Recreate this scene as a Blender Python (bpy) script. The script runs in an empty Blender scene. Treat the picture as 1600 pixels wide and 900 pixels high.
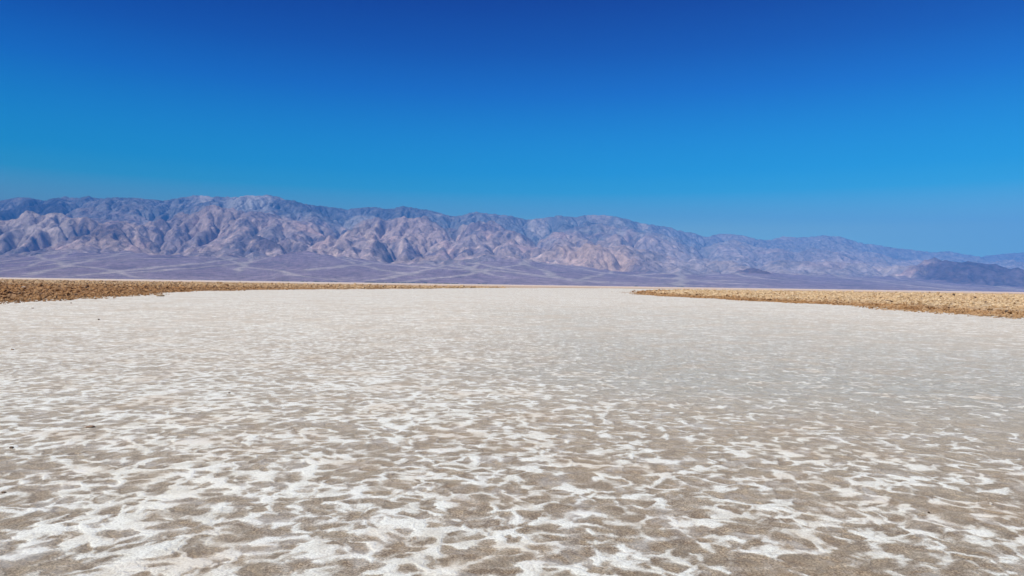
import bpy, math, heapq
import numpy as np

# ------------------------------------------------------------------ camera, world, sun, exposure
sc = bpy.context.scene
R = math.radians
F = 1111.0            # focal length in photo pixels (1600 wide)
EYE = 1.6

cam_data = bpy.data.cameras.new('camera')
cam_data.sensor_width = 36.0
cam_data.lens = 36.0 * F / 1600.0
cam_data.clip_start = 0.05
cam_data.clip_end = 200000.0
cam = bpy.data.objects.new('camera', cam_data)
sc.collection.objects.link(cam)
cam.location = (0, 0, EYE)
from mathutils import Matrix, Euler
ROLL = 0.82
cam.rotation_euler = (Matrix.Rotation(R(90 - 0.28), 3, 'X') @ Matrix.Rotation(R(ROLL), 3, 'Z')).to_euler()
sc.camera = cam

SUN_EL, SUN_AZ = 50.0, -134.0       # azimuth from +Y towards +X: the sun is on the left, a little behind
world = bpy.data.worlds.new('World')
sc.world = world
world.use_nodes = True
wn = world.node_tree.nodes; wl = world.node_tree.links
wn.clear()
w_out = wn.new('ShaderNodeOutputWorld')
w_bg = wn.new('ShaderNodeBackground')
w_sky = wn.new('ShaderNodeTexSky')
w_sky.sky_type = 'NISHITA'
w_sky.sun_disc = False
w_sky.sun_elevation = R(SUN_EL)
w_sky.sun_rotation = R(SUN_AZ)
w_sky.altitude = 0
w_sky.air_density = 1.0
w_sky.dust_density = 0.3
w_sky.ozone_density = 3.0
w_gam = wn.new('ShaderNodeGamma'); w_gam.inputs['Gamma'].default_value = 0.4
w_hsv = wn.new('ShaderNodeHueSaturation')
w_hsv.inputs['Saturation'].default_value = 1.0
w_hsv.inputs['Value'].default_value = 8.0
w_bg.inputs['Strength'].default_value = 0.10
wl.new(w_sky.outputs[0], w_gam.inputs[0])
wl.new(w_gam.outputs[0], w_hsv.inputs['Color'])
w_co = wn.new('ShaderNodeTexCoord'); w_sep = wn.new('ShaderNodeSeparateXYZ')
w_ramp = wn.new('ShaderNodeValToRGB')
SKY_TINT = [(0.000, (0.2216, 0.3876, 0.3275)), (0.078, (0.2216, 0.3876, 0.3275)), (0.129, (0.0176, 0.2813, 0.3838)), (0.155, (0.0000, 0.2285, 0.3800)), (0.200, (0.0000, 0.1687, 0.3527)), (0.257, (0.0000, 0.0918, 0.3011)), (0.310, (0.0000, 0.0455, 0.2199)), (0.370, (0.0000, 0.0168, 0.1564)), (1.000, (0.0000, 0.0134, 0.1251))]
_el = w_ramp.color_ramp.elements
for i, (pos, c) in enumerate(SKY_TINT):
    e = _el[i] if i < 2 else _el.new(pos)
    e.position = pos; e.color = (*c, 1)
w_mul = wn.new('ShaderNodeMix'); w_mul.data_type = 'RGBA'; w_mul.blend_type = 'MULTIPLY'; w_mul.inputs[0].default_value = 1.0
wl.new(w_co.outputs['Generated'], w_sep.inputs[0]); wl.new(w_sep.outputs['Z'], w_ramp.inputs[0])
wl.new(w_hsv.outputs[0], w_mul.inputs[6]); wl.new(w_ramp.outputs[0], w_mul.inputs[7])
wl.new(w_mul.outputs[2], w_bg.inputs[0])
wl.new(w_bg.outputs[0], w_out.inputs[0])

sun_data = bpy.data.lights.new('sun', 'SUN')
sun_data.energy = 4.2
sun_data.angle = R(0.53)
sun_data.color = (1.0, 0.965, 0.85)
sun = bpy.data.objects.new('sun', sun_data)
sc.collection.objects.link(sun)
sun.rotation_euler = Euler((R(90 - SUN_EL), 0, R(180 - SUN_AZ)), 'XYZ')

sc.view_settings.view_transform = 'Standard'
sc.view_settings.look = 'None'
sc.view_settings.exposure = 0.5
sc.view_settings.gamma = 1.0
sc.view_settings.use_curve_mapping = False
sc.render.engine = 'CYCLES'
cy = sc.cycles
cy.use_adaptive_sampling = True
cy.adaptive_threshold = 0.015
cy.use_denoising = True
cy.max_bounces = 4
cy.diffuse_bounces = 2
cy.glossy_bounces = 1
cy.volume_bounces = 0
cy.transparent_max_bounces = 8

# ------------------------------------------------------------------ helpers
def yh(px):                         # horizon row in the photo at a column
    return 433.2 + 0.01437 * px

def hash2(ix, iy, seed):
    h = (ix * 374761393 + iy * 668265263 + seed * 2246822519) & 0xFFFFFFFF
    h = ((h ^ (h >> 13)) * 1274126177) & 0xFFFFFFFF
    return (h ^ (h >> 16)) & 0xFFFFFFFF

def perlin(x, y, seed=0):
    x0 = np.floor(x); y0 = np.floor(y)
    fx = x - x0; fy = y - y0
    ix = x0.astype(np.int64); iy = y0.astype(np.int64)
    u = fx * fx * fx * (fx * (fx * 6 - 15) + 10); v = fy * fy * fy * (fy * (fy * 6 - 15) + 10)
    def g(dx, dy):
        a = hash2(ix + dx, iy + dy, seed) * (2 * math.pi / 4294967296.0)
        return np.cos(a) * (fx - dx) + np.sin(a) * (fy - dy)
    a = g(0, 0); b = g(1, 0); c = g(0, 1); d = g(1, 1)
    return (a * (1 - u) + b * u) * (1 - v) + (c * (1 - u) + d * u) * v * 1.0

def fbm(x, y, octaves=5, seed=0, gain=0.5, lac=2.03):
    s = 0.0; a = 1.0; t = 0.0
    for o in range(octaves):
        s = s + a * perlin(x, y, seed + o * 17)
        t += a; a *= gain; x = x * lac + 13.7; y = y * lac - 7.1
    return s / t * 1.6

def ridged(x, y, octaves=5, seed=0, gain=0.5, lac=2.03):
    s = 0.0; a = 1.0; t = 0.0
    for o in range(octaves):
        s = s + a * (1 - np.abs(perlin(x, y, seed + o * 31)) * 2.2)
        t += a; a *= gain; x = x * lac + 3.7; y = y * lac - 9.1
    return s / t

def sstep(a, b, x):
    t = np.clip((x - a) / (b - a), 0, 1)
    return t * t * (3 - 2 * t)

def grid_faces(nx, ny, keep=None):
    i = np.arange(nx * ny).reshape(ny, nx)
    f = np.stack([i[:-1, :-1], i[:-1, 1:], i[1:, 1:], i[1:, :-1]], -1).reshape(-1, 4)
    return f if keep is None else f[keep.reshape(-1)]

def make_mesh(name, verts, faces, smooth=True, colors=None, floats=None, mat=None):
    """faces: (n,k) int array"""
    used = np.unique(faces)
    if len(used) != len(verts):
        remap = np.full(len(verts), -1, dtype=np.int64); remap[used] = np.arange(len(used))
        verts = verts[used]; faces = remap[faces]
        if colors is not None: colors = colors[used]
        if floats: floats = {k: v[used] for k, v in floats.items()}
    me = bpy.data.meshes.new(name)
    k = faces.shape[1]
    me.vertices.add(len(verts)); me.vertices.foreach_set('co', verts.astype(np.float32).ravel())
    me.loops.add(faces.size); me.loops.foreach_set('vertex_index', faces.astype(np.int32).ravel())
    me.polygons.add(len(faces))
    me.polygons.foreach_set('loop_start', np.arange(0, faces.size, k, dtype=np.int32))
    me.polygons.foreach_set('loop_total', np.full(len(faces), k, dtype=np.int32))
    me.polygons.foreach_set('use_smooth', np.full(len(faces), smooth, dtype=bool))
    me.update(calc_edges=True)
    if colors is not None:
        a = me.attributes.new('rock_colour', 'FLOAT_COLOR', 'POINT')
        c = np.ones((len(verts), 4), np.float32); c[:, :3] = colors
        a.data.foreach_set('color', c.ravel())
    for kname, v in (floats or {}).items():
        a = me.attributes.new(kname, 'FLOAT', 'POINT')
        a.data.foreach_set('value', v.astype(np.float32).ravel())
    ob = bpy.data.objects.new(name, me)
    sc.collection.objects.link(ob)
    if mat: me.materials.append(mat)
    return ob

class NT:
    """small wrapper for building node trees"""
    def __init__(s, name, disp=False):
        s.m = bpy.data.materials.new(name); s.m.use_nodes = True
        s.t = s.m.node_tree; s.n = s.t.nodes; s.l = s.t.links
        s.b = s.n['Principled BSDF']; s.o = s.n['Material Output']
    def node(s, typ, ins=None, **kw):
        nd = s.n.new(typ)
        for k, v in kw.items(): setattr(nd, k, v)
        for k, v in (ins or {}).items(): s.put(nd.inputs[k], v)
        return nd
    def put(s, inp, v):
        if isinstance(v, bpy.types.NodeSocket): s.l.new(v, inp)
        elif isinstance(v, bpy.types.Node): s.l.new(v.outputs[0], inp)
        else: inp.default_value = v
    def math(s, op, a, b=0.0, c=None, clamp=False):
        ins = {0: a, 1: b}
        if c is not None: ins[2] = c
        return s.node('ShaderNodeMath', ins, operation=op, use_clamp=clamp).outputs[0]
    def noise(s, vec, scale, detail=3.0, rough=0.5, dims='3D', out='Fac', dist=0.0):
        return s.node('ShaderNodeTexNoise', {'Vector': vec, 'Scale': scale, 'Detail': detail, 'Roughness': rough, 'Distortion': dist}, noise_dimensions=dims).outputs[out]
    def smooth(s, x, a, b, lo=0.0, hi=1.0):
        return s.node('ShaderNodeMapRange', {'Value': x, 'From Min': a, 'From Max': b, 'To Min': lo, 'To Max': hi}, interpolation_type='SMOOTHSTEP').outputs[0]
    def lin(s, x, a, b, lo=0.0, hi=1.0):
        return s.node('ShaderNodeMapRange', {'Value': x, 'From Min': a, 'From Max': b, 'To Min': lo, 'To Max': hi}).outputs[0]
    def mix(s, f, a, b, mode='MIX'):
        nd = s.node('ShaderNodeMix', data_type='RGBA', blend_type=mode)
        s.put(nd.inputs[0], f); s.put(nd.inputs[6], a); s.put(nd.inputs[7], b)
        return nd.outputs[2]
    def attr(s, name, out='Fac'):
        return s.node('ShaderNodeAttribute', attribute_name=name, attribute_type='GEOMETRY').outputs[out]

def rgb(r, g, b): return (r, g, b, 1.0)

# ------------------------------------------------------------------ materials: ground
def salt_material():
    t = NT('salt_pan')
    co = t.node('ShaderNodeTexCoord').outputs['Object']
    dist = t.node('ShaderNodeVectorMath', {0: co}, operation='LENGTH').outputs['Value']
    cover = t.attr('cover'); grey = t.attr('grey'); rough = t.attr('rough')
    # gently warped polygons of the drying pan
    wv = t.noise(co, 1.7, 3, 0.6, out='Color')
    wv = t.node('ShaderNodeVectorMath', {0: wv, 1: (0.5, 0.5, 0.5)}, operation='SUBTRACT').outputs[0]
    wv = t.node('ShaderNodeVectorMath', {0: wv, 'Scale': 0.42}, operation='SCALE').outputs[0]
    wf = t.noise(co, 11.0, 3, 0.6, out='Color')
    wf = t.node('ShaderNodeVectorMath', {0: wf, 1: (0.5, 0.5, 0.5)}, operation='SUBTRACT').outputs[0]
    wf = t.node('ShaderNodeVectorMath', {0: wf, 'Scale': 0.09}, operation='SCALE').outputs[0]
    p = t.node('ShaderNodeVectorMath', {0: co, 1: wv}, operation='ADD').outputs[0]
    p = t.node('ShaderNodeVectorMath', {0: p, 1: wf}, operation='ADD').outputs[0]
    vor = t.node('ShaderNodeTexVoronoi', {'Vector': p, 'Scale': 6.0, 'Smoothness': 0.2, 'Randomness': 1.0}, voronoi_dimensions='2D', feature='SMOOTH_F1').outputs['Distance']
    n1 = t.noise(p, 2.1, 4, 0.55)
    n2 = t.noise(co, 0.45, 3, 0.5)
    n3 = t.noise(p, 9.0, 5, 0.6)
    vor2 = t.node('ShaderNodeTexVoronoi', {'Vector': p, 'Scale': 12.5, 'Smoothness': 0.2, 'Randomness': 1.0}, voronoi_dimensions='2D', feature='SMOOTH_F1').outputs['Distance']
    edge = t.node('ShaderNodeTexVoronoi', {'Vector': p, 'Scale': 4.2, 'Randomness': 1.0}, voronoi_dimensions='2D', feature='DISTANCE_TO_EDGE').outputs['Distance']
    lace = t.math('MULTIPLY', t.smooth(edge, 0.16, 0.0), t.smooth(n1, 0.35, 0.6))
    f = t.math('MULTIPLY', vor, 0.85)
    f = t.math('ADD', f, t.math('MULTIPLY', lace, 0.36))
    f = t.math('ADD', f, t.math('MULTIPLY', vor2, 0.33))
    f = t.math('ADD', f, t.math('MULTIPLY', n1, 1.1))
    f = t.math('ADD', f, t.math('MULTIPLY', n2, 0.55))
    f = t.math('ADD', f, t.math('MULTIPLY', n3, 0.55))
    f = t.math('ADD', f, cover)
    sharp = t.smooth(t.math('ADD', f, t.math('MULTIPLY', t.noise(co, 45.0, 4, 0.7), 0.22)), 1.84, 2.06)
    soft = t.smooth(f, 1.48, 2.10)
    white = t.math('ADD', t.math('MULTIPLY', sharp, 0.42), t.math('MULTIPLY', soft, 0.58))
    # grains
    g1 = t.noise(co, 70.0, 5, 0.75)
    g2 = t.noise(co, 210.0, 3, 0.8)
    g3 = t.noise(co, 5.0, 4, 0.6)
    brown = t.mix(t.smooth(g3, 0.35, 0.68), rgb(0.40, 0.30, 0.205), rgb(0.62, 0.505, 0.37))
    brown = t.mix(t.smooth(g1, 0.43, 0.53), t.mix(0.75, brown, rgb(0.12, 0.075, 0.045)), brown)
    brown = t.mix(t.smooth(g1, 0.56, 0.66, 0, 0.85), brown, rgb(0.80, 0.66, 0.48))
    greyc = t.mix(t.smooth(g1, 0.35, 0.65), rgb(0.34, 0.338, 0.31), rgb(0.52, 0.517, 0.475))
    brown = t.mix(grey, brown, greyc)
    # far parts of the pan carry a thinner, paler film of salt
    film = t.attr('film')
    brown = t.mix(t.math('MULTIPLY', t.math('MULTIPLY', film, t.math('SUBTRACT', 1.0, t.math('MULTIPLY', grey, 0.75))), t.smooth(n3, 0.2, 0.75, 0.5, 1.0)), brown, rgb(0.68, 0.655, 0.585))
    wc = t.mix(t.smooth(g1, 0.38, 0.56), rgb(0.54, 0.54, 0.51), rgb(0.78, 0.795, 0.76))
    wc = t.mix(t.smooth(n2, 0.45, 0.7, 0, 0.35), wc, rgb(0.76, 0.72, 0.62))
    col = t.mix(white, brown, wc)
    # cream rim where salt meets mud
    rim = t.math('MULTIPLY', t.smooth(f, 1.44, 1.56), t.smooth(f, 1.56, 1.68, 1, 0))
    col = t.mix(t.math('MULTIPLY', rim, t.smooth(g3, 0.4, 0.65, 0, 0.5)), col, rgb(0.60, 0.50, 0.38))
    st1 = t.noise(co, 0.9, 5, 0.65); st2 = t.noise(co, 3.0, 4, 0.6, dist=0.5)
    col = t.mix(t.smooth(st1, 0.48, 0.66, 0, 0.6), col, t.mix(0.6, col, rgb(0.50, 0.37, 0.25)))
    col = t.mix(t.smooth(st2, 0.47, 0.64, 0, 0.65), col, t.mix(0.5, col, rgb(0.40, 0.35, 0.28)))
    col = t.mix(t.smooth(st2, 0.5, 0.3, 0, 0.4), col, rgb(0.72, 0.715, 0.70))
    st3 = t.noise(co, 5.5, 5, 0.72)
    fardist = t.smooth(dist, 7.0, 18.0)
    col = t.mix(t.math('MULTIPLY', fardist, t.smooth(st3, 0.47, 0.6, 0, 0.75)), col, rgb(0.46, 0.41, 0.35))
    col = t.mix(t.math('MULTIPLY', fardist, t.smooth(st3, 0.47, 0.36, 0, 0.6)), col, rgb(0.84, 0.84, 0.82))
    st4 = t.noise(co, 0.22, 6, 0.7); st5 = t.noise(co, 1.4, 5, 0.75)
    fd2 = t.smooth(dist, 12.0, 30.0)
    col = t.mix(t.math('MULTIPLY', fd2, t.smooth(st4, 0.48, 0.6, 0, 0.55)), col, rgb(0.50, 0.43, 0.35))
    col = t.mix(t.math('MULTIPLY', fd2, t.smooth(st5, 0.48, 0.6, 0, 0.55)), col, rgb(0.44, 0.41, 0.37))
    col = t.mix(t.math('MULTIPLY', fd2, t.smooth(st5, 0.46, 0.36, 0, 0.6)), col, rgb(0.82, 0.83, 0.82))
    # scattered dark crumbs
    cr = t.noise(co, 38.0, 2, 0.5)
    col = t.mix(t.smooth(cr, 0.73, 0.77, 0, 0.6), col, rgb(0.10, 0.07, 0.05))
    # rough tan crust beyond the pan
    r1 = t.noise(co, 0.6, 6, 0.7)
    r2 = t.noise(co, 0.02, 5, 0.6)
    tan = t.mix(t.smooth(r1, 0.35, 0.65), rgb(0.20, 0.125, 0.062), rgb(0.52, 0.38, 0.24))
    tan = t.mix(t.smooth(r2, 0.42, 0.6), tan, rgb(0.58, 0.44, 0.33))
    tan = t.mix(t.attr('fartan'), tan, rgb(0.66, 0.50, 0.38))
    col = t.mix(1.0, col, rgb(1.085, 1.075, 1.02), 'MULTIPLY')
    col = t.mix(rough, col, tan)
    t.put(t.b.inputs['Base Color'], col)
    t.put(t.b.inputs['Roughness'], 0.85)
    t.b.inputs['Specular IOR Level'].default_value = 0.25
    # relief
    fc = t.node('ShaderNodeClamp', {0: f, 1: 1.0, 2: 2.1}).outputs[0]
    h = t.math('MULTIPLY', fc, 0.013)
    h = t.math('ADD', h, t.math('MULTIPLY', white, 0.0015))
    gm = t.math('SUBTRACT', 1.0, t.math('MULTIPLY', white, 0.7))
    h = t.math('ADD', h, t.math('MULTIPLY', t.math('MULTIPLY', g1, gm), 0.014))
    h = t.math('ADD', h, t.math('MULTIPLY', n3, 0.006))
    near = t.smooth(dist, 14.0, 34.0, 1.0, 0.0)
    bh = t.math('ADD', h, t.math('MULTIPLY', t.math('MULTIPLY', g2, gm), 0.002))
    bump = t.node('ShaderNodeBump', {'Height': bh, 'Distance': 1.0, 'Strength': 0.8})
    t.put(t.b.inputs['Normal'], bump.outputs[0])
    hd = t.math('MULTIPLY', t.math('SUBTRACT', h, 0.03), near)
    dn = t.node('ShaderNodeDisplacement', {'Height': hd, 'Midlevel': 0.0, 'Scale': 1.0})
    t.l.new(dn.outputs[0], t.o.inputs['Displacement'])
    t.m.displacement_method = 'BOTH'
    return t.m

def crust_material():
    t = NT('salt_crust')
    co = t.node('ShaderNodeTexCoord').outputs['Object']
    pale = t.attr('pale')
    n = t.noise(co, 1.6, 6, 0.7)
    n2 = t.noise(co, 7.0, 4, 0.7)
    big = t.noise(co, 0.09, 3, 0.5)
    a = t.mix(t.smooth(n, 0.33, 0.68), rgb(0.12, 0.052, 0.02), rgb(0.40, 0.215, 0.09))
    a = t.mix(t.smooth(n2, 0.5, 0.72, 0, 0.5), a, rgb(0.58, 0.40, 0.24))
    b = t.mix(t.smooth(n, 0.33, 0.62), rgb(0.34, 0.215, 0.10), rgb(0.68, 0.53, 0.34))
    b = t.mix(t.smooth(n2, 0.5, 0.7, 0, 0.6), b, rgb(0.78, 0.68, 0.52))
    c = t.mix(pale, a, b)
    c = t.mix(t.smooth(big, 0.4, 0.65, 0, 0.35), c, rgb(0.44, 0.25, 0.11))
    t.put(t.b.inputs['Base Color'], c)
    t.put(t.b.inputs['Roughness'], 0.95)
    t.b.inputs['Specular IOR Level'].default_value = 0.1
    bump = t.node('ShaderNodeBump', {'Height': t.math('ADD', n, t.math('MULTIPLY', n2, 0.3)), 'Distance': 0.12, 'Strength': 0.9})
    t.put(t.b.inputs['Normal'], bump.outputs[0])
    return t.m

def clod_material(name, dark, light):
    t = NT(name)
    co = t.node('ShaderNodeTexCoord').outputs['Object']
    n = t.noise(co, 14.0, 5, 0.7)
    t.put(t.b.inputs['Base Color'], t.mix(t.smooth(n, 0.35, 0.65), dark, light))
    t.put(t.b.inputs['Roughness'], 0.95)
    bump = t.node('ShaderNodeBump', {'Height': n, 'Distance': 0.02, 'Strength': 0.8})
    t.put(t.b.inputs['Normal'], bump.outputs[0])
    return t.m

def rock_material():
    t = NT('mountain_rock')
    co = t.node('ShaderNodeTexCoord').outputs['Object']
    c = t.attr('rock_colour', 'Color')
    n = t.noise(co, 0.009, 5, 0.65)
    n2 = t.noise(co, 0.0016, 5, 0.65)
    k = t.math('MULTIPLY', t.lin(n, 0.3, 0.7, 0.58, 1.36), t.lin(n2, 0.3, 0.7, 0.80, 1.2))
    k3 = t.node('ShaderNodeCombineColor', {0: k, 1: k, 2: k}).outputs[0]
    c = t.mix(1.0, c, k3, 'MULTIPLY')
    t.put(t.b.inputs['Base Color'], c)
    t.put(t.b.inputs['Roughness'], 1.0)
    t.b.inputs['Specular IOR Level'].default_value = 0.0
    bump = t.node('ShaderNodeBump', {'Height': t.math('ADD', n, t.math('MULTIPLY', t.noise(co, 0.022, 4, 0.7), 0.35)), 'Distance': 80.0, 'Strength': 0.8})
    t.put(t.b.inputs['Normal'], bump.outputs[0])
    return t.m

# ------------------------------------------------------------------ regions of the valley floor (metres)
LB = np.array([(-30.5, 0), (-33.0, 40), (-33.7, 47), (-37.8, 68), (-46.8, 100), (-47.0, 131), (-40.7, 152), (-27, 200), (-13, 296), (40, 440), (160, 560), (400, 650)], float)
RBx = np.array([(30, 0), (32, 44), (32, 55), (34.5, 71), (31, 86), (30, 105), (27, 117), (26, 150), (30, 175)], float)
def rough_field(x, y):
    """positive inside the rough crust, negative on the smooth pan; roughly metres"""
    wob = 2.6 * fbm(x / 9.0, y / 9.0, 3, 5) + 1.5 * fbm(x / 3.5, y / 3.5, 3, 9)
    lx = np.interp(y, LB[:, 1], LB[:, 0])
    left = (lx - x)
    far = (y - np.interp(x, [-47, -27, -13, 40, 160, 400, 1000], [140, 200, 296, 470, 560, 620, 640])) * 0.25
    left = np.maximum(left, np.where(y > 140, far, -99))
    rx = np.interp(y, RBx[:, 1], RBx[:, 0])
    right = (x - rx)
    back = (np.interp(x, [26, 60, 110, 250, 600], [170, 290, 420, 620, 900]) - y) * 0.25
    right = np.minimum(right, back)
    return np.maximum(left, right) + wob * np.clip(y / 60.0, 0.5, 3)

# ------------------------------------------------------------------ salt flat: one sheet to the horizon
def build_ground(mat):
    ys = [2.0]
    while ys[-1] < 25000:
        y = ys[-1]
        pix = y * y / (711.0 * EYE) * 0.5
        cap = 0.018 if y < 5 else (0.03 if y < 9 else (0.06 if y < 18 else (0.12 if y < 34 else 1e9)))
        ys.append(y + min(pix, cap, y * 0.12))
    ys = np.array(ys + [33000.0])
    us = np.concatenate([np.linspace(-1.2, -0.86, 24)[:-1], np.linspace(-0.86, 0.86, 1150), np.linspace(0.86, 1.2, 24)[1:]])
    X = np.outer(ys, us); Y = np.repeat(ys[:, None], len(us), 1)
    ny, nx = X.shape
    d = np.hypot(X, Y)
    rf = rough_field(X, Y)
    rough = sstep(-0.8, 0.8, rf - 0.5) 
    far_soft = sstep(500, 900, Y)
    # beyond a kilometre the floor is mottled pink-white salt
    strip = sstep(0.45, 0.6, 0.5 + fbm(X / 2500.0, Y / 350.0, 3, 41)) * sstep(600, 1100, Y)
    rough = rough * (1 - 0.75 * strip)
    cover = (0.10 + 0.01 * sstep(1.0, -2.0, X) + 0.04 * sstep(6, 16, d) + 0.10 * sstep(20, 90, d)
             - 0.14 * sstep(0.0, 3.0, X) * sstep(50, 16, Y))
    greyzone = 1.0 * sstep(-2.5, 2.5, X + 0.06 * (Y - 14) + 1.2 * fbm(X / 3, Y / 3, 3, 61)) * sstep(8, 13, Y + 0.25 * X) * sstep(75, 38, Y) * sstep(22, 12, X)
    cover = cover - 0.17 * greyzone
    cover += 0.10 * fbm(X / 1.5, Y / 1.5, 3, 73) + 0.16 * fbm(X / 5.0, Y / 6.0, 3, 71)
    grey = np.clip(greyzone, 0, 1)
    film = np.clip(0.06 + 0.42 * sstep(4, 12, d) + 0.24 * sstep(12, 70, d) + 0.25 * fbm(X / 8.0, Y / 12.0, 4, 83), 0, 0.85)
    z = 0.04 * fbm(X / 14.0, Y / 14.0, 2, 77) * sstep(60, 10, d) * 0
    V = np.stack([X, Y, z], -1).reshape(-1, 3)
    faces = grid_faces(nx, ny)
    # behind the camera: a plain continuation of the same sheet
    n0 = len(V)
    back = []
    xs = X[0]
    yb = np.array([0.0, -4.0, -15.0, -60.0, -300.0, -2000.0, -8000.0, -33000.0])
    xb = np.concatenate([[-39600.0, -8000.0, -2000.0, -300.0, -60.0, -12.0], xs, [12.0, 60.0, 300.0, 2000.0, 8000.0, 39600.0]])
    # (row 0 of the back sheet lies on the front row of the fan, so the two join without overlap)
    XB, YB = np.meshgrid(xb, np.concatenate([[2.0], yb]))
    XB = XB.copy(); YB = YB.copy()
    # outside the fan the first row follows the fan's side edges outwards
    m = np.abs(xb) > 2.41
    YB[0, m] = np.abs(xb[m]) / 1.2
    VB = np.stack([XB, YB, np.zeros_like(XB)], -1).reshape(-1, 3)
    fb = grid_faces(len(xb), len(yb) + 1)[:, ::-1] + n0
    V = np.concatenate([V, VB]); faces = np.concatenate([faces, fb])
    ext = lambda a, v: np.concatenate([a.ravel(), np.full(len(VB), v)])
    dB = np.hypot(VB[:, 0], VB[:, 1])
    ob = make_mesh('salt_flat', V, faces, floats={'cover': ext(cover, 0.1), 'grey': ext(grey, 0.0),
                   'rough': ext(rough, 0.0), 'film': ext(film, 0.4), 'fartan': ext(far_soft, 0.0)}, mat=mat)
    ob['kind'] = 'structure'
    return ob

# ------------------------------------------------------------------ rough crust on both sides
def crust_height(x, y, rf):
    k = sstep(-0.3, 7.0, rf)
    r = ridged(x / 2.3, y / 2.3, 4, 201) * 0.5 + 0.5 * fbm(x / 0.9, y / 0.9, 3, 211)
    h = -0.05 + k * (0.10 + 0.20 * np.clip(r, -0.6, 1.0) + 0.10 * fbm(x / 11.0, y / 11.0, 3, 221)) + 0.05 * sstep(-0.6, 0.5, rf)
    return h

def build_crust(name, x0, x1, y0, y1, step, mat, pale):
    xs = np.arange(x0, x1, step); ysv = np.arange(y0, y1, step)
    X, Y = np.meshgrid(xs, ysv)
    rf = rough_field(X, Y)
    Z = crust_height(X, Y, rf)
    edge = sstep(0, 40, y1 - Y) * sstep(0, 20, np.minimum(X - x0, x1 - X))
    Z = Z * edge - 0.06 * (1 - edge)
    c = (rf[:-1, :-1] > -0.5) & (np.abs(X[:-1, :-1]) < 1.19 * Y[:-1, :-1])
    V = np.stack([X, Y, Z], -1).reshape(-1, 3)
    pal = pale(X, Y, rf)
    ob = make_mesh(name, V, grid_faces(len(xs), len(ysv), c), floats={'pale': pal.ravel()}, mat=mat)
    ob['kind'] = 'structure'
    return ob

def ico(sub):
    p = (1 + 5 ** 0.5) / 2
    v = [(-1, p, 0), (1, p, 0), (-1, -p, 0), (1, -p, 0), (0, -1, p), (0, 1, p), (0, -1, -p), (0, 1, -p), (p, 0, -1), (p, 0, 1), (-p, 0, -1), (-p, 0, 1)]
    f = [(0, 11, 5), (0, 5, 1), (0, 1, 7), (0, 7, 10), (0, 10, 11), (1, 5, 9), (5, 11, 4), (11, 10, 2), (10, 7, 6), (7, 1, 8),
         (3, 9, 4), (3, 4, 2), (3, 2, 6), (3, 6, 8), (3, 8, 9), (4, 9, 5), (2, 4, 11), (6, 2, 10), (8, 6, 7), (9, 8, 1)]
    v = [np.array(q, float) / np.linalg.norm(q) for q in v]
    for _ in range(sub):
        cache = {}; nf = []
        def mid(a, b):
            k = (min(a, b), max(a, b))
            if k not in cache:
                m = v[a] + v[b]; v.append(m / np.linalg.norm(m)); cache[k] = len(v) - 1
            return cache[k]
        for a, b, c in f:
            ab, bc, ca = mid(a, b), mid(b, c), mid(c, a)
            nf += [(a, ab, ca), (b, bc, ab), (c, ca, bc), (ab, bc, ca)]
        f = nf
    return np.array(v), np.array(f)

ICO1 = ico(1); ICO2 = ico(2); ICO3 = ico(3)

def scatter_clods(name, cx, cy_, rad, mat, rng, pale_fn, rough=0.33):
    v0, f0 = ICO1
    n = len(cx); k = len(v0)
    bumps = 1 + rough * (rng.random((n, k)) - 0.5) * 2
    V = v0[None] * bumps[..., None]
    sx = rad * rng.uniform(0.8, 1.5, n); sy = rad * rng.uniform(0.7, 1.2, n); sz = rad * rng.uniform(0.3, 0.8, n)
    V = V * np.stack([sx, sy, sz], -1)[:, None, :]
    # plates heaved up at an angle
    tilt = rng.normal(0, 0.45, n); ct, st = np.cos(tilt)[:, None], np.sin(tilt)[:, None]
    x, z = V[..., 0] * ct - V[..., 2] * st, V[..., 0] * st + V[..., 2] * ct
    V[..., 0] = x; V[..., 2] = z
    a = rng.uniform(0, 2 * math.pi, n); ca, sa = np.cos(a)[:, None], np.sin(a)[:, None]
    x, y = V[..., 0] * ca - V[..., 1] * sa, V[..., 0] * sa + V[..., 1] * ca
    rf = rough_field(cx, cy_)
    zc = np.maximum(crust_height(cx, cy_, rf), 0.0) + sz * 0.3
    V[..., 0] = x + cx[:, None]; V[..., 1] = y + cy_[:, None]; V[..., 2] += zc[:, None]
    faces = (f0[None] + (np.arange(n) * k)[:, None, None]).reshape(-1, 3)
    pal = np.repeat(pale_fn(cx, cy_, rf) + rng.normal(0, 0.12, n), k)
    ob = make_mesh(name, V.reshape(-1, 3), faces, smooth=False, floats={'pale': np.clip(pal, 0, 1)}, mat=mat)
    ob['kind'] = 'stuff'
    return ob

def pale_left(x, y, rf):
    return np.clip(0.05 + 0.55 * sstep(95, 220, y) + 0.25 * fbm(x / 12, y / 12, 3, 301), 0, 1)
def pale_right(x, y, rf):
    return np.clip(0.15 + 0.75 * sstep(1.5, 9.0, rf) + 0.25 * fbm(x / 9, y / 9, 3, 311), 0, 1)

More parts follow.
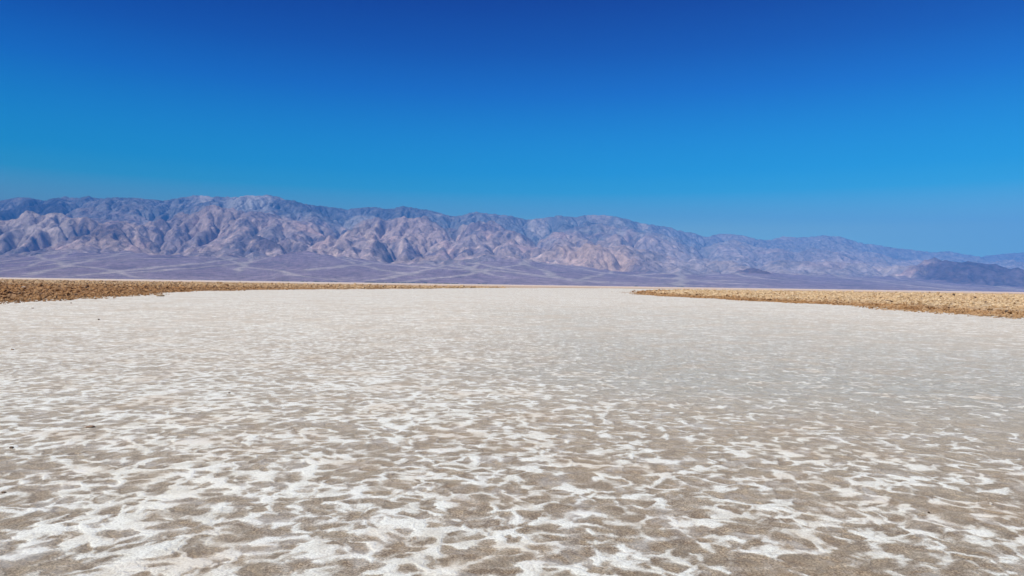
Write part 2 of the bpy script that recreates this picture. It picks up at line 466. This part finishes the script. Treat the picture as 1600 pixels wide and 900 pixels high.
# ------------------------------------------------------------------ mountains
SKY = np.array([(-400, 318), (-200, 316), (0, 313), (30, 308), (35, 307), (50, 309.5), (65, 313.75), (75, 310.5), (100, 307), (115, 309.5), (135, 306), (150, 309.5), (185, 308), (215, 309.5), (240, 312), (262, 312.5), (280, 308), (315, 304.5), (332, 307), (360, 308), (382, 305.5), (410, 305), (425, 304.5), (437, 309.5), (462, 314.5), (482, 319.5), (520, 324), (540, 327), (560, 324.5), (585, 323), (602, 327), (615, 324.5), (627, 321), (640, 324.5), (667, 327.5), (685, 332.5), (707, 338), (717, 337), (737, 331), (760, 333), (790, 336), (800, 338), (822, 343), (850, 340.5), (872, 336), (895, 339), (917, 335.5), (940, 336), (962, 338), (980, 342.5), (997, 348), (1020, 351), (1045, 355), (1065, 361), (1087, 365), (1102, 370.5), (1117, 366), (1137, 365), (1160, 367.5), (1182, 374), (1200, 375), (1222, 369), (1240, 371), (1260, 370), (1290, 367.5), (1320, 371), (1340, 379), (1355, 381), (1370, 382.5), (1395, 387.5), (1415, 389), (1440, 392), (1455, 394), (1482, 392.5), (1500, 396), (1532, 400.5), (1562, 397), (1590, 394.5), (1620, 396), (1700, 399), (2000, 402)], float)
FAN = np.array([(-400, 30), (0, 31), (100, 42), (200, 46), (300, 38), (400, 38), (470, 47), (520, 42), (580, 36), (640, 32), (700, 31), (760, 38), (800, 37), (880, 35), (950, 27), (1025, 23), (1100, 21), (1200, 25), (1300, 22), (1430, 20), (1500, 15), (1600, 11), (2000, 9)], float)

def depress(h, nx, ny):
    H = h.ravel().tolist(); N = nx * ny
    done = bytearray(N)
    heap = [(H[i], i) for i in range(nx)]
    for _, i in heap: done[i] = 1
    heapq.heapify(heap); pop = heapq.heappop; push = heapq.heappush
    offs = ((-1, -1), (1, 1), (0, -nx), (0, nx), (-1, -nx - 1), (1, -nx + 1), (-1, nx - 1), (1, nx + 1))
    while heap:
        z, i = pop(heap); x = i % nx
        for dx, dj in offs:
            if (dx < 0 and x == 0) or (dx > 0 and x == nx - 1): continue
            j = i + dj
            if 0 <= j < N and not done[j]:
                done[j] = 1
                zz = H[j]
                if zz <= z: zz = z + 1e-3; H[j] = zz
                push(heap, (zz, j))
    return np.array(H).reshape(ny, nx)

def receivers(H, nx, ny, cell):
    N = nx * ny; best = np.zeros((ny, nx)); rec = np.arange(N).reshape(ny, nx); ds = np.full((ny, nx), float(cell))
    idx = np.arange(N).reshape(ny, nx)
    P = np.pad(H, 1, constant_values=1e9); I = np.pad(idx, 1)
    for dy in (-1, 0, 1):
        for dx in (-1, 0, 1):
            if dx == 0 and dy == 0: continue
            L = cell * math.hypot(dx, dy)
            s = (H - P[1 + dy:1 + dy + ny, 1 + dx:1 + dx + nx]) / L
            m = s > best
            best = np.where(m, s, best); ds = np.where(m, L, ds)
            rec = np.where(m, I[1 + dy:1 + dy + ny, 1 + dx:1 + dx + nx], rec)
    rec[0] = idx[0]
    return rec.ravel(), ds.ravel()

def drainage(H, rec, N):
    order = np.argsort(H.ravel(), kind='stable')
    A = [1.0] * N; r = rec.tolist()
    for i in order[::-1].tolist():
        j = r[i]
        if j != i: A[j] += A[i]
    return np.array(A), order

def erode(h, cell, iters, K, up, kmask):
    ny, nx = h.shape; N = nx * ny
    for it in range(iters):
        h = h + up
        H = depress(h, nx, ny)
        rec, ds = receivers(H, nx, ny, cell)
        A, order = drainage(H, rec, N)
        Fk = (K * kmask.ravel() * np.sqrt(A * cell * cell) / ds).tolist()
        hh = H.ravel().tolist(); r = rec.tolist()
        for i in order.tolist():
            j = r[i]
            if j != i:
                f = Fk[i]
                v = (hh[i] + f * hh[j]) / (1 + f)
                if v < hh[j]: v = hh[j]
                hh[i] = v
        h = np.array(hh).reshape(ny, nx)
        # slope creep
        for _ in range(2):
            lap = np.zeros_like(h)
            lap[1:-1, 1:-1] = h[:-2, 1:-1] + h[2:, 1:-1] + h[1:-1, :-2] + h[1:-1, 2:] - 4 * h[1:-1, 1:-1]
            h = h + 0.02 * lap
    return h, A.reshape(ny, nx)

def up2(a):
    ny, nx = a.shape
    yi = np.linspace(0, ny - 1, 2 * ny - 1); xi = np.linspace(0, nx - 1, 2 * nx - 1)
    b = np.empty((2 * ny - 1, nx)); b[::2] = a; b[1::2] = 0.5 * (a[:-1] + a[1:])
    c = np.empty((2 * ny - 1, 2 * nx - 1)); c[:, ::2] = b; c[:, 1::2] = 0.5 * (b[:, :-1] + b[:, 1:])
    return c

MX0, MX1, MY0, MY1 = -23040.0, 23040.0, 8000.0, 28160.0
def envelope(X, Y):
    px = 800 + F * X / Y
    e2 = yh(px) - np.interp(px, SKY[:, 0], SKY[:, 1])
    # broad version of the crest for the massif, detail left to erosion and the final fit
    d2 = np.interp(px, [0, 500, 800, 1000, 1150, 1600], [24500, 24000, 22500, 23000, 26000, 27000])
    d1 = np.interp(px, [0, 200, 400, 650, 900, 1100, 1300, 1600], [13200, 13800, 13300, 12800, 12600, 12800, 13500, 14500]) + 1300 * fbm(X / 2300.0, Y * 0, 3, 431)
    d0 = 8700 + 300 * np.interp(px, [0, 800, 1600], [0, 0.3, 1.0]) + 350 * fbm(X / 3500.0, Y * 0, 2, 401)
    e1 = np.interp(px, FAN[:, 0], FAN[:, 1])
    hf = e1 / F * d1; hc = e2 / F * d2
    t = np.clip((Y - d0) / (d1 - d0), 0, 1); s = np.clip((Y - d1) / (d2 - d1), 0, 1)
    h = np.where(Y < d1, hf * t ** 1.12, hf + (hc - hf) * (0.13 * s ** 0.7 + 0.87 * s ** 1.12))
    beyond = np.clip(Y - d2, 0, None)
    h = np.where(Y > d2, hc - beyond * 0.10, h)
    h = np.where(Y < d0, -(d0 - Y) * 0.02, h)
    return h, t, s, px

def hill(X, Y, pxc, ey, d, wx, wy, hgt, ang=0.0):
    """a separate hill: photo column, distance, half widths in metres"""
    x0 = (pxc - 800) / F * d
    X = X + 700 * fbm(X / 1700.0, Y / 1700.0, 3, 901); Y = Y + 700 * fbm(X / 1700.0, Y / 1700.0, 3, 907)
    c, s_ = math.cos(ang), math.sin(ang)
    u = ((X - x0) * c + (Y - d) * s_) / wx; v = (-(X - x0) * s_ + (Y - d) * c) / wy
    r = np.sqrt(u * u + v * v)
    return hgt * np.clip(1 - r, 0, 1) ** 0.8 * 0.85

HILLS = [   # column, -, distance, half width x, half width y, height, angle
    (930, 0, 13900, 1150, 1300, 430, 0.15),
    (1182, 0, 12600, 520, 500, 150, 0.0),
    (60, 0, 15800, 1700, 1300, 620, 0.1),
    (330, 0, 17500, 1500, 2000, 650, 0.0),
    (640, 0, 17500, 1600, 2200, 480, 0.0),
    (770, 0, 16800, 900, 1900, 420, 0.2),
    (560, 0, 15000, 1300, 1300, 260, 0.0),
    (170, 0, 15500, 900, 1200, 300, 0.0),
    (425, 0, 14700, 900, 1000, 260, 0.0),
    (1330, 0, 15500, 900, 900, 180, 0.0),
    (1470, 0, 13600, 1000, 900, 330, 0.0),
    (1530, 0, 13000, 1300, 900, 330, -0.35),
    (1610, 0, 12300, 1500, 900, 230, -0.3),
]

def wash_map(X, Y, rng, cell, h):
    ny, nx = X.shape
    W = np.zeros((ny, nx))
    mouths = [(-60, 13300, 7), (30, 13300, 6), (120, 13400, 6), (195, 13700, 12), (250, 13600, 6), (325, 13300, 10), (392, 13300, 10), (455, 13400, 8), (515, 13000, 13), (600, 12800, 8),
              (690, 12700, 12), (742, 12900, 12), (800, 12800, 10), (850, 12800, 8), (980, 12700, 9), (1060, 12800, 8), (1130, 12900, 9), (1240, 13200, 9), (1300, 13200, 9), (1400, 13500, 8), (1480, 13800, 6)]
    for px, d, n in mouths:
        base = (px - 800) / F * d
        nk = max(4, int(n * 0.6)); order = rng.permutation(nk)
        for k in range(nk):
            x, y = base + rng.normal(0, 60), d + 500
            a = ((order[k] + 0.5) / nk - 0.5) * 1.25 + rng.normal(0, 0.06); drift = a * 0.45 + rng.normal(0, 0.06)
            wid = rng.uniform(16, 34) * (1 + 2.0 * (k < 2)); amp = 1.0 if k < 2 else rng.uniform(0.25, 0.75)
            life = rng.uniform(0.4, 1.25) * (d - 8600)
            y_end = d - life
            w1 = rng.uniform(0, 6.28); fr = rng.uniform(1 / 1800, 1 / 700)
            while y > max(y_end, 8600):
                a2 = a * 1.3 + drift * (d - y) / 3000 + 0.2 * math.sin(w1 + y * fr * 6.28)
                x += math.tan(max(-1.35, min(1.35, a2))) * 22; y -= 22
                f = (y - max(y_end, 8600)) / life
                w = wid * (0.7 + 0.9 * (1 - f))
                ix = int((x - MX0) / cell); iy = int((y - MY0) / cell); q = int(w / cell) + 2
                if ix < q or ix >= nx - q or iy < q or iy >= ny - q: break
                sl = (slice(iy - q, iy + q + 1), slice(ix - q, ix + q + 1))
                dd = ((X[sl] - x) ** 2 + (Y[sl] - y) ** 2) / (w * w)
                W[sl] = np.maximum(W[sl], amp * np.exp(-dd * 1.2) * min(1.0, f * 4 + 0.25))
    return W

def build_mountains(mat, rng):
    cell = 120.0
    nx = int((MX1 - MX0) / cell) + 1; ny = int((MY1 - MY0) / cell) + 1
    def coords(c, nx, ny): return np.meshgrid(MX0 + np.arange(nx) * c, MY0 + np.arange(ny) * c)
    X, Y = coords(cell, nx, ny)
    h, t, s, px = envelope(X, Y)
    for q in HILLS: h = h + hill(X, Y, *q)
    msk = sstep(0.86, 1.0, t)
    hm = np.zeros_like(h)
    for q in HILLS: hm = np.maximum(hm, sstep(5, 60, hill(X, Y, *q)))
    km = np.clip(0.012 + msk + hm * 0.7, 0, 1)
    big = fbm(X / 2600.0, Y / 2600.0, 5, 501)
    h = h + msk * (big * (190 + 260 * s) + 150 * (0.4 + s) * fbm(X / 800.0, Y / 800.0, 3, 503))
    h, A = erode(h, cell, 6, 0.075, 4.0 * msk * (0.3 + s), km)
    for lvl, its, K in ((60.0, 6, 0.10),):
        h = up2(h); cell = lvl
        ny, nx = h.shape; X, Y = coords(cell, nx, ny)
        _, t, s, px = envelope(X, Y); msk = sstep(0.86, 1.0, t); hm = np.zeros_like(h)
        for q in HILLS: hm = np.maximum(hm, sstep(5, 60, hill(X, Y, *q)))
        km = np.clip(0.008 + msk + hm * 0.7, 0, 1)
        h = h + (msk + 0.9 * hm) * 100 * fbm(X / 360.0, Y / 360.0, 4, 511)
        h, A = erode(h, cell, its, K, 0.0, km)
    h = up2(h); cell = 30.0
    ny, nx = h.shape; X, Y = coords(cell, nx, ny)
    _, t, s, px = envelope(X, Y); msk = sstep(0.86, 1.0, t); hm = np.zeros_like(h)
    for q in HILLS: hm = np.maximum(hm, sstep(5, 60, hill(X, Y, *q)))
    h = h + (msk + 1.3 * hm) * 42 * fbm(X / 170.0, Y / 170.0, 3, 517)
    h, A = erode(h, cell, 2, 0.22, 0.0, np.clip(0.006 + msk + hm * 0.7, 0, 1))
    A = np.log(A * cell * cell)
    env, t, s, px = envelope(X, Y); msk = sstep(0.9, 1.0, t)
    h = h + msk * 30 * (ridged(X / 240.0, Y / 240.0, 4, 521, 0.6) - 0.4) * (0.5 + s)
    # fit the skyline: compare elevation angles column by column with the crest wanted there
    ang = np.where(Y > 12000, h / Y, -1)
    bins = np.arange(-420, 2021, 4.0)
    bi = np.clip(((px - bins[0]) / 4.0).astype(int), 0, len(bins) - 1)
    mx = np.full(len(bins), 1e-3); np.maximum.at(mx, bi.ravel(), ang.ravel())
    bc = bins + 2
    want = (yh(bc) - np.interp(bc, SKY[:, 0], SKY[:, 1])) / F
    ratio = want / np.maximum(mx, 0.004)
    ker = np.hanning(7); ker /= ker.sum()
    ratio = np.convolve(np.pad(ratio, 3, mode='edge'), ker, 'valid')
    rs = np.interp(px, bc, ratio)
    wgt = sstep(0.0, 0.35, s)
    h = h * (1 + (np.clip(rs, 0.6, 1.6) - 1) * wgt)
    # what the ground is made of
    W = wash_map(X, Y, rng, cell, h)
    n1 = fbm(X / 1500.0, Y / 1500.0, 5, 601); n2 = fbm(X / 480.0, Y / 480.0, 5, 611); n3 = fbm(X / 5000.0, Y / 2500.0, 4, 621)
    def C(r, g, b): return np.array([r, g, b])[None, None]
    def mixc(c, k, col): return c + (C(*col) - c) * k[..., None]
    c = np.zeros(h.shape + (3,)) + C(0.37, 0.29, 0.29)
    c = mixc(c, sstep(-0.1, 0.5, n1) * 0.8, (0.56, 0.42, 0.38))
    c = mixc(c, sstep(0.15, 0.45, n2) * 0.55, (0.64, 0.51, 0.46))
    c = mixc(c, sstep(0.1, 0.5, -n1 + 0.4 * n2) * 0.8, (0.16, 0.12, 0.15))
    n6 = fbm(X / 3300.0 + 9, Y / 2200.0, 4, 661)
    c = mixc(c, sstep(0.05, 0.35, n6) * 0.55, (0.50, 0.36, 0.26))
    c = mixc(c, sstep(0.05, 0.35, -n6) * 0.5, (0.21, 0.20, 0.22))
    n4 = fbm(X / 190.0, Y / 260.0, 4, 641); n5 = fbm(X / 820.0 + 40, Y / 820.0, 4, 651)
    c = mixc(c, sstep(0.12, 0.42, n4 + 0.4 * n5) * 0.75, (0.70, 0.54, 0.46))
    c = mixc(c, sstep(0.12, 0.42, -n4 - 0.4 * n5) * 0.65, (0.15, 0.13, 0.17))
    c = mixc(c, sstep(0.2, 0.45, n5) * 0.5, (0.58, 0.38, 0.34))
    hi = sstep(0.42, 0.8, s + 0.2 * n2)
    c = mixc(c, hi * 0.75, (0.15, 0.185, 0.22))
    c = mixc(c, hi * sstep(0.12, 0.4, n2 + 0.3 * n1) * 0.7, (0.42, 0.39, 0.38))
    # right half is greyer
    rt = sstep(960, 1100, px)
    c = mixc(c, rt * 0.45 * msk, (0.38, 0.35, 0.36))
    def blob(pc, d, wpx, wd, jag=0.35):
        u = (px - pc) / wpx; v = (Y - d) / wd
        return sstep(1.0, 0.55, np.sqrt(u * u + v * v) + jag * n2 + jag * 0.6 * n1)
    for pc, d, wp, wd, k, col in ((930, 13600, 75, 1600, 0.85, (0.56, 0.40, 0.32)), (60, 15800, 75, 1300, 0.75, (0.55, 0.45, 0.40)),
                                  (385, 23000, 45, 3500, 0.7, (0.55, 0.52, 0.50)), (320, 23500, 14, 1500, 0.8, (0.62, 0.56, 0.52)), (330, 17300, 60, 1700, 0.6, (0.46, 0.35, 0.31)),
                                  (190, 17000, 40, 900, 0.6, (0.50, 0.38, 0.31)), (650, 16500, 70, 1500, 0.6, (0.50, 0.37, 0.33)), (560, 21000, 50, 1500, 0.6, (0.48, 0.44, 0.42)),
                                  (840, 21500, 20, 1500, 0.7, (0.52, 0.44, 0.40)), (935, 22500, 25, 1500, 0.6, (0.50, 0.42, 0.37)), (1003, 22500, 10, 1500, 0.7, (0.55, 0.48, 0.43)),
                                  (1140, 15500, 45, 900, 0.6, (0.55, 0.42, 0.35)), (1400, 16500, 45, 2500, 0.75, (0.55, 0.44, 0.38)), (1290, 15500, 40, 1500, 0.5, (0.46, 0.34, 0.32)),
                                  (1225, 26500, 25, 2500, 0.6, (0.46, 0.40, 0.38)), (1150, 26000, 40, 2500, 0.5, (0.44, 0.38, 0.36))):
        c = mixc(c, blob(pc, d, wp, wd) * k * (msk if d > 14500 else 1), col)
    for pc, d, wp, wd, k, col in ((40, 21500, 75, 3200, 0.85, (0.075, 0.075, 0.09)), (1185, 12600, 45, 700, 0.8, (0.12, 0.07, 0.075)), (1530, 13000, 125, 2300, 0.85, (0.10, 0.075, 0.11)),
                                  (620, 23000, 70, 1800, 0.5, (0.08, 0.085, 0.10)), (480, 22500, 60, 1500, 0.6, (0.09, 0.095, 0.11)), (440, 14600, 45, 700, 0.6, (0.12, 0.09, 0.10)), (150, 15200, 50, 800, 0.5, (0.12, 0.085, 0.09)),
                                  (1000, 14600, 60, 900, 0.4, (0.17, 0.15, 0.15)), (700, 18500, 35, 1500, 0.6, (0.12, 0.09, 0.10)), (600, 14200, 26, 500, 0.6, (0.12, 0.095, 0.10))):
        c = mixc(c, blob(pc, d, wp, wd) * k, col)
    # gravel floors of the canyons
    c = mixc(c, sstep(14.2, 16.5, A) * 0.55 * msk, (0.62, 0.52, 0.46))
    # alluvial fans: varnished gravel, cut by paler young washes
    fan = 1 - sstep(0.90, 1.06, t + s * 2 + 0.08 * n2)
    hillmask = np.zeros_like(h)
    for q in HILLS: hillmask = np.maximum(hillmask, sstep(5, 40, hill(X, Y, *q)))
    fan = fan * (1 - hillmask)
    fc = np.zeros_like(c) + C(0.30, 0.23, 0.27)
    st = fbm(X / 700.0 + 0.3 * Y / 900.0, Y / 1100.0, 4, 631)
    fc = mixc(fc, sstep(0.0, 0.4, st) * 0.35, (0.36, 0.29, 0.29))
    fc = mixc(fc, sstep(0.1, 0.5, -st) * 0.5, (0.20, 0.15, 0.19))
    fc = mixc(fc, sstep(0.3, 0.0, t) * 0.35, (0.38, 0.31, 0.32))
    Wn = np.clip(W * (0.9 + 0.5 * n2), 0, 1)
    fc = mixc(fc, sstep(0.2, 0.8, Wn) * 0.7, (0.56, 0.49, 0.43))
    c = c + (fc - c) * fan[..., None]
    # keep what can be seen from around the photograph's place
    keep = (np.abs(X) < 1.3 * Y + 600)[:-1, :-1]
    V = np.stack([X, Y, h], -1)
    sel = np.ones((ny, nx), bool)
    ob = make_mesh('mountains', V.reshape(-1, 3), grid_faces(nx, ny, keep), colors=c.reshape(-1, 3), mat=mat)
    ob['kind'] = 'structure'
    return ob, (X, Y, h)

# ------------------------------------------------------------------ build the structure
rng = np.random.default_rng(11)
salt = salt_material(); crust = crust_material(); rock = rock_material()
build_ground(salt)
mountains, MG = build_mountains(rock, rng)
build_crust('rough_ground', -330, -24, 22, 330, 0.5, crust, pale_left)
build_crust('rough_ground', 20, 330, 22, 330, 0.5, crust, pale_right)

def candidates(n, side, dmax, rng):
    out = []
    d = 26 + (dmax - 26) * rng.random(n) ** 0.78
    u = rng.uniform(0.05, 1.18, n) if side > 0 else -rng.uniform(0.0, 1.18, n)
    x = u * d
    rf = rough_field(x, d)
    ok = rf > -0.5
    x, d, rf = x[ok], d[ok], rf[ok]
    r = (0.045 + 0.07 * rng.random(len(x)) ** 2 + 0.14 * rng.random(len(x)) ** 8) * (1 + d / 140.0)
    r *= np.where(rf < 1.2, 0.55, 1.0)
    return x, d, r
def edge_candidates(n, side, rng):
    d = rng.uniform(27, 150, n)
    b = np.interp(d, LB[:, 1], LB[:, 0]) if side < 0 else np.interp(d, RBx[:, 1], RBx[:, 0])
    x = b + side * rng.normal(1.0, 2.2, n)
    rf = rough_field(x, d); ok = (rf > -2.6) & (rf < 4.0)
    x, d, rf = x[ok], d[ok], rf[ok]
    r = (0.035 + 0.09 * rng.random(len(x)) ** 2.0) * (1 + d / 140.0) * np.where(rf < 0, 0.6, 1.0)
    return x, d, r
x, y, r = candidates(44000, -1, 330, rng)
xe, ye, re_ = edge_candidates(9000, -1, rng); x = np.r_[x, xe]; y = np.r_[y, ye]; r = np.r_[r, re_]
scatter_clods('salt_clods', x, y, r, crust, rng, pale_left)
x, y, r = candidates(44000, 1, 330, rng)
xe, ye, re_ = edge_candidates(9000, 1, rng); x = np.r_[x, xe]; y = np.r_[y, ye]; r = np.r_[r, re_]
scatter_clods('salt_clods', x, y, r, crust, rng, pale_right)

# ------------------------------------------------------------------ loose stones and clods one can point at
def ground_point(px, py):
    d = EYE * F / (py - yh(px))
    return (px - 800 + (py - 444.7) * 0.0143) / F * d, d

def stone(name, px, py, width_px, flat, mat, label, cat, group=None, seed=0, on_crust=False, lobes=3, sink=0.25):
    x, y = ground_point(px, py)
    r = np.random.default_rng(900 + seed)
    rad = width_px / F * y / 2 * (1.0 if width_px > 12 else 0.75)
    v, f = ICO3
    V = v.copy()
    # angular lump: several planes chop a noisy ball
    for _ in range(9):
        nrm = r.normal(size=3); nrm /= np.linalg.norm(nrm); k = r.uniform(0.55, 0.9)
        dd = V @ nrm
        V = V - np.where(dd > k, dd - k, 0)[:, None] * nrm
    V = V * (1 + 0.16 * fbm(v[:, 0] * 2.1 + seed, v[:, 1] * 2.1 + v[:, 2] * 1.7, 4, seed))[:, None]
    V = V * np.array([1.0, r.uniform(0.7, 1.0), flat]) * rad
    a = r.uniform(-0.4, 0.4); ca, sa = math.cos(a), math.sin(a)
    V = np.stack([V[:, 0] * ca - V[:, 1] * sa, V[:, 0] * sa + V[:, 1] * ca, V[:, 2]], -1)
    z = 0.0
    if on_crust:
        X, Y = np.array([x]), np.array([y])
        z = float(crust_height(X, Y, rough_field(X, Y))[0]) + rad * flat * 0.3
    V[:, 2] -= V[:, 2].min() * (1 - sink)
    ob = make_mesh(name, V, f, smooth=False, mat=mat)
    ob.location = (x, y, z)
    ob['label'] = label; ob['category'] = cat
    if group: ob['group'] = group
    return ob

m_dark = clod_material('dark_mud', rgb(0.05, 0.032, 0.022), rgb(0.13, 0.085, 0.055))
m_brown = clod_material('brown_mud', rgb(0.14, 0.085, 0.05), rgb(0.34, 0.22, 0.13))
m_tan = clod_material('tan_clod', rgb(0.36, 0.24, 0.13), rgb(0.62, 0.46, 0.30))
m_pale = clod_material('pale_salt', rgb(0.48, 0.44, 0.38), rgb(0.78, 0.75, 0.70))

G1 = 'loose pebbles lying on the salt pan'
G2 = 'dark clods in the right-hand crust'
G3 = 'pale clods in the left-hand crust'
stone('pebble', 1452, 803, 6, 0.8, m_dark, 'tiny dark pebble on a white salt patch near the lower right corner', 'pebble', G1, 1)
stone('salt_nub', 1549, 790, 6, 1.3, m_pale, 'small pale salt nub standing up from brown crust near the right edge', 'salt nub', None, 2)
stone('pebble', 5, 771, 12, 0.35, m_dark, 'flat dark mud flake at the left edge of the salt pan', 'pebble', G1, 3)
stone('pebble', 17, 701, 9, 0.6, m_dark, 'dark crumb beside white salt near the left edge, halfway down the pan', 'pebble', G1, 4)
stone('mud_flake', 140, 668, 14, 0.25, m_brown, 'thin reddish brown mud flake lying between white salt ridges on the left', 'mud flake', G1, 5)
stone('pebble', 19, 547, 6, 0.6, m_brown, 'brown pebble by the left edge on the pale middle distance', 'pebble', G1, 6)
stone('pebble', 154, 500, 5, 0.6, m_dark, 'dark pebble alone on white salt, below the left rubble band', 'pebble', G1, 7)
stone('pebble', 111, 474, 4, 0.5, m_brown, 'brown pebble just in front of the left rubble band', 'pebble', G1, 8)
stone('pebble', 51, 482, 6, 0.3, m_brown, 'flat brown pebble in front of the leftmost part of the rubble band', 'pebble', G1, 9)
stone('pebble', 358, 615, 5, 0.6, m_dark, 'small dark pebble among white ridges left of centre', 'pebble', G1, 10)
stone('clod', 250, 463, 13, 0.3, m_tan, 'low tan mud clod lying alone in front of the left rubble band', 'clod', None, 11)
for i, (px, py, w, fl, lab) in enumerate((
        (1388, 474, 13, 0.32, 'widest dark clod, low and flat, in the middle of the right rubble band'),
        (1470, 466.5, 5, 0.9, 'dark upright clod near the far side of the right rubble band, left of two others'),
        (1490, 464, 6, 0.9, 'dark pointed clod standing highest on the far side of the right rubble band'),
        (1508, 462.5, 5, 0.7, 'small dark clod on the far horizon side of the right rubble band'),
        (1523, 468, 6, 0.6, 'dark rounded clod in pale rubble at the far right'),
        (1540, 476.5, 6, 0.8, 'dark clod in the middle depth of the pale rubble at the far right'),
        (1573, 492, 9, 0.8, 'dark brown clod at the front edge of the rubble by the right border'),
        (1280, 462, 4, 0.8, 'tiny dark clod at the narrow left part of the right rubble band'))):
    stone('clod', px, py, w, fl, m_dark, lab, 'clod', G2, 20 + i, on_crust=True)
stone('clod', 37, 452, 8, 0.45, m_pale, 'larger pale whitish clod amid the brown rubble at the far left', 'clod', G3, 40, on_crust=True)
stone('clod', 5, 442, 5, 0.5, m_pale, 'small pale clod at the back of the brown rubble by the left border', 'clod', G3, 41, on_crust=True)

# ------------------------------------------------------------------ thicket along the foot of the fans
def scrub():
    r = np.random.default_rng(77)
    v0, f0 = ICO1
    P = []
    for a, b, n in ((470, 500, 18), (505, 530, 8), (440, 448, 5), (570, 715, 150), (745, 760, 10), (990, 998, 14), (1060, 1075, 5)):
        for _ in range(n):
            P.append(((r.uniform(a, b) - 800) / F * 8300, 8300 + r.uniform(-60, 90), r.uniform(3.0, 7.0)))
    P = np.array(P); n = len(P); k = len(v0)
    V = v0[None] * (1 + 0.3 * (r.random((n, k)) - 0.5))[..., None] * np.stack([P[:, 2] * 1.7, P[:, 2] * 1.2, P[:, 2]], -1)[:, None]
    V += np.stack([P[:, 0], P[:, 1], P[:, 2] * 0.5], -1)[:, None]
    f = (f0[None] + (np.arange(n) * k)[:, None, None]).reshape(-1, 3)
    ob = make_mesh('far_scrub', V.reshape(-1, 3), f, smooth=False, mat=clod_material('scrub_green', rgb(0.03, 0.05, 0.02), rgb(0.08, 0.11, 0.05)))
    ob['kind'] = 'stuff'
scrub()

# ------------------------------------------------------------------ haze
def haze():
    m = bpy.data.materials.new('haze_air'); m.use_nodes = True
    n = m.node_tree.nodes; n.clear()
    o = n.new('ShaderNodeOutputMaterial'); v = n.new('ShaderNodeVolumePrincipled')
    v.inputs['Color'].default_value = (0.07, 0.36, 1.0, 1)
    v.inputs['Density'].default_value = 4.6e-5
    v.inputs['Anisotropy'].default_value = -0.33
    m.node_tree.links.new(v.outputs[0], o.inputs['Volume'])
    x0, x1, y0, y1, z0, z1 = -40000, 40000, -33500, 33500, -450.0, 3350.0
    V = np.array([(x, y, z) for x in (x0, x1) for y in (y0, y1) for z in (z0, z1)], float)
    f = np.array([(0, 1, 3, 2), (4, 6, 7, 5), (0, 4, 5, 1), (2, 3, 7, 6), (0, 2, 6, 4), (1, 5, 7, 3)])
    ob = make_mesh('haze', V, f, smooth=False, mat=m)
    ob['kind'] = 'stuff'
haze()
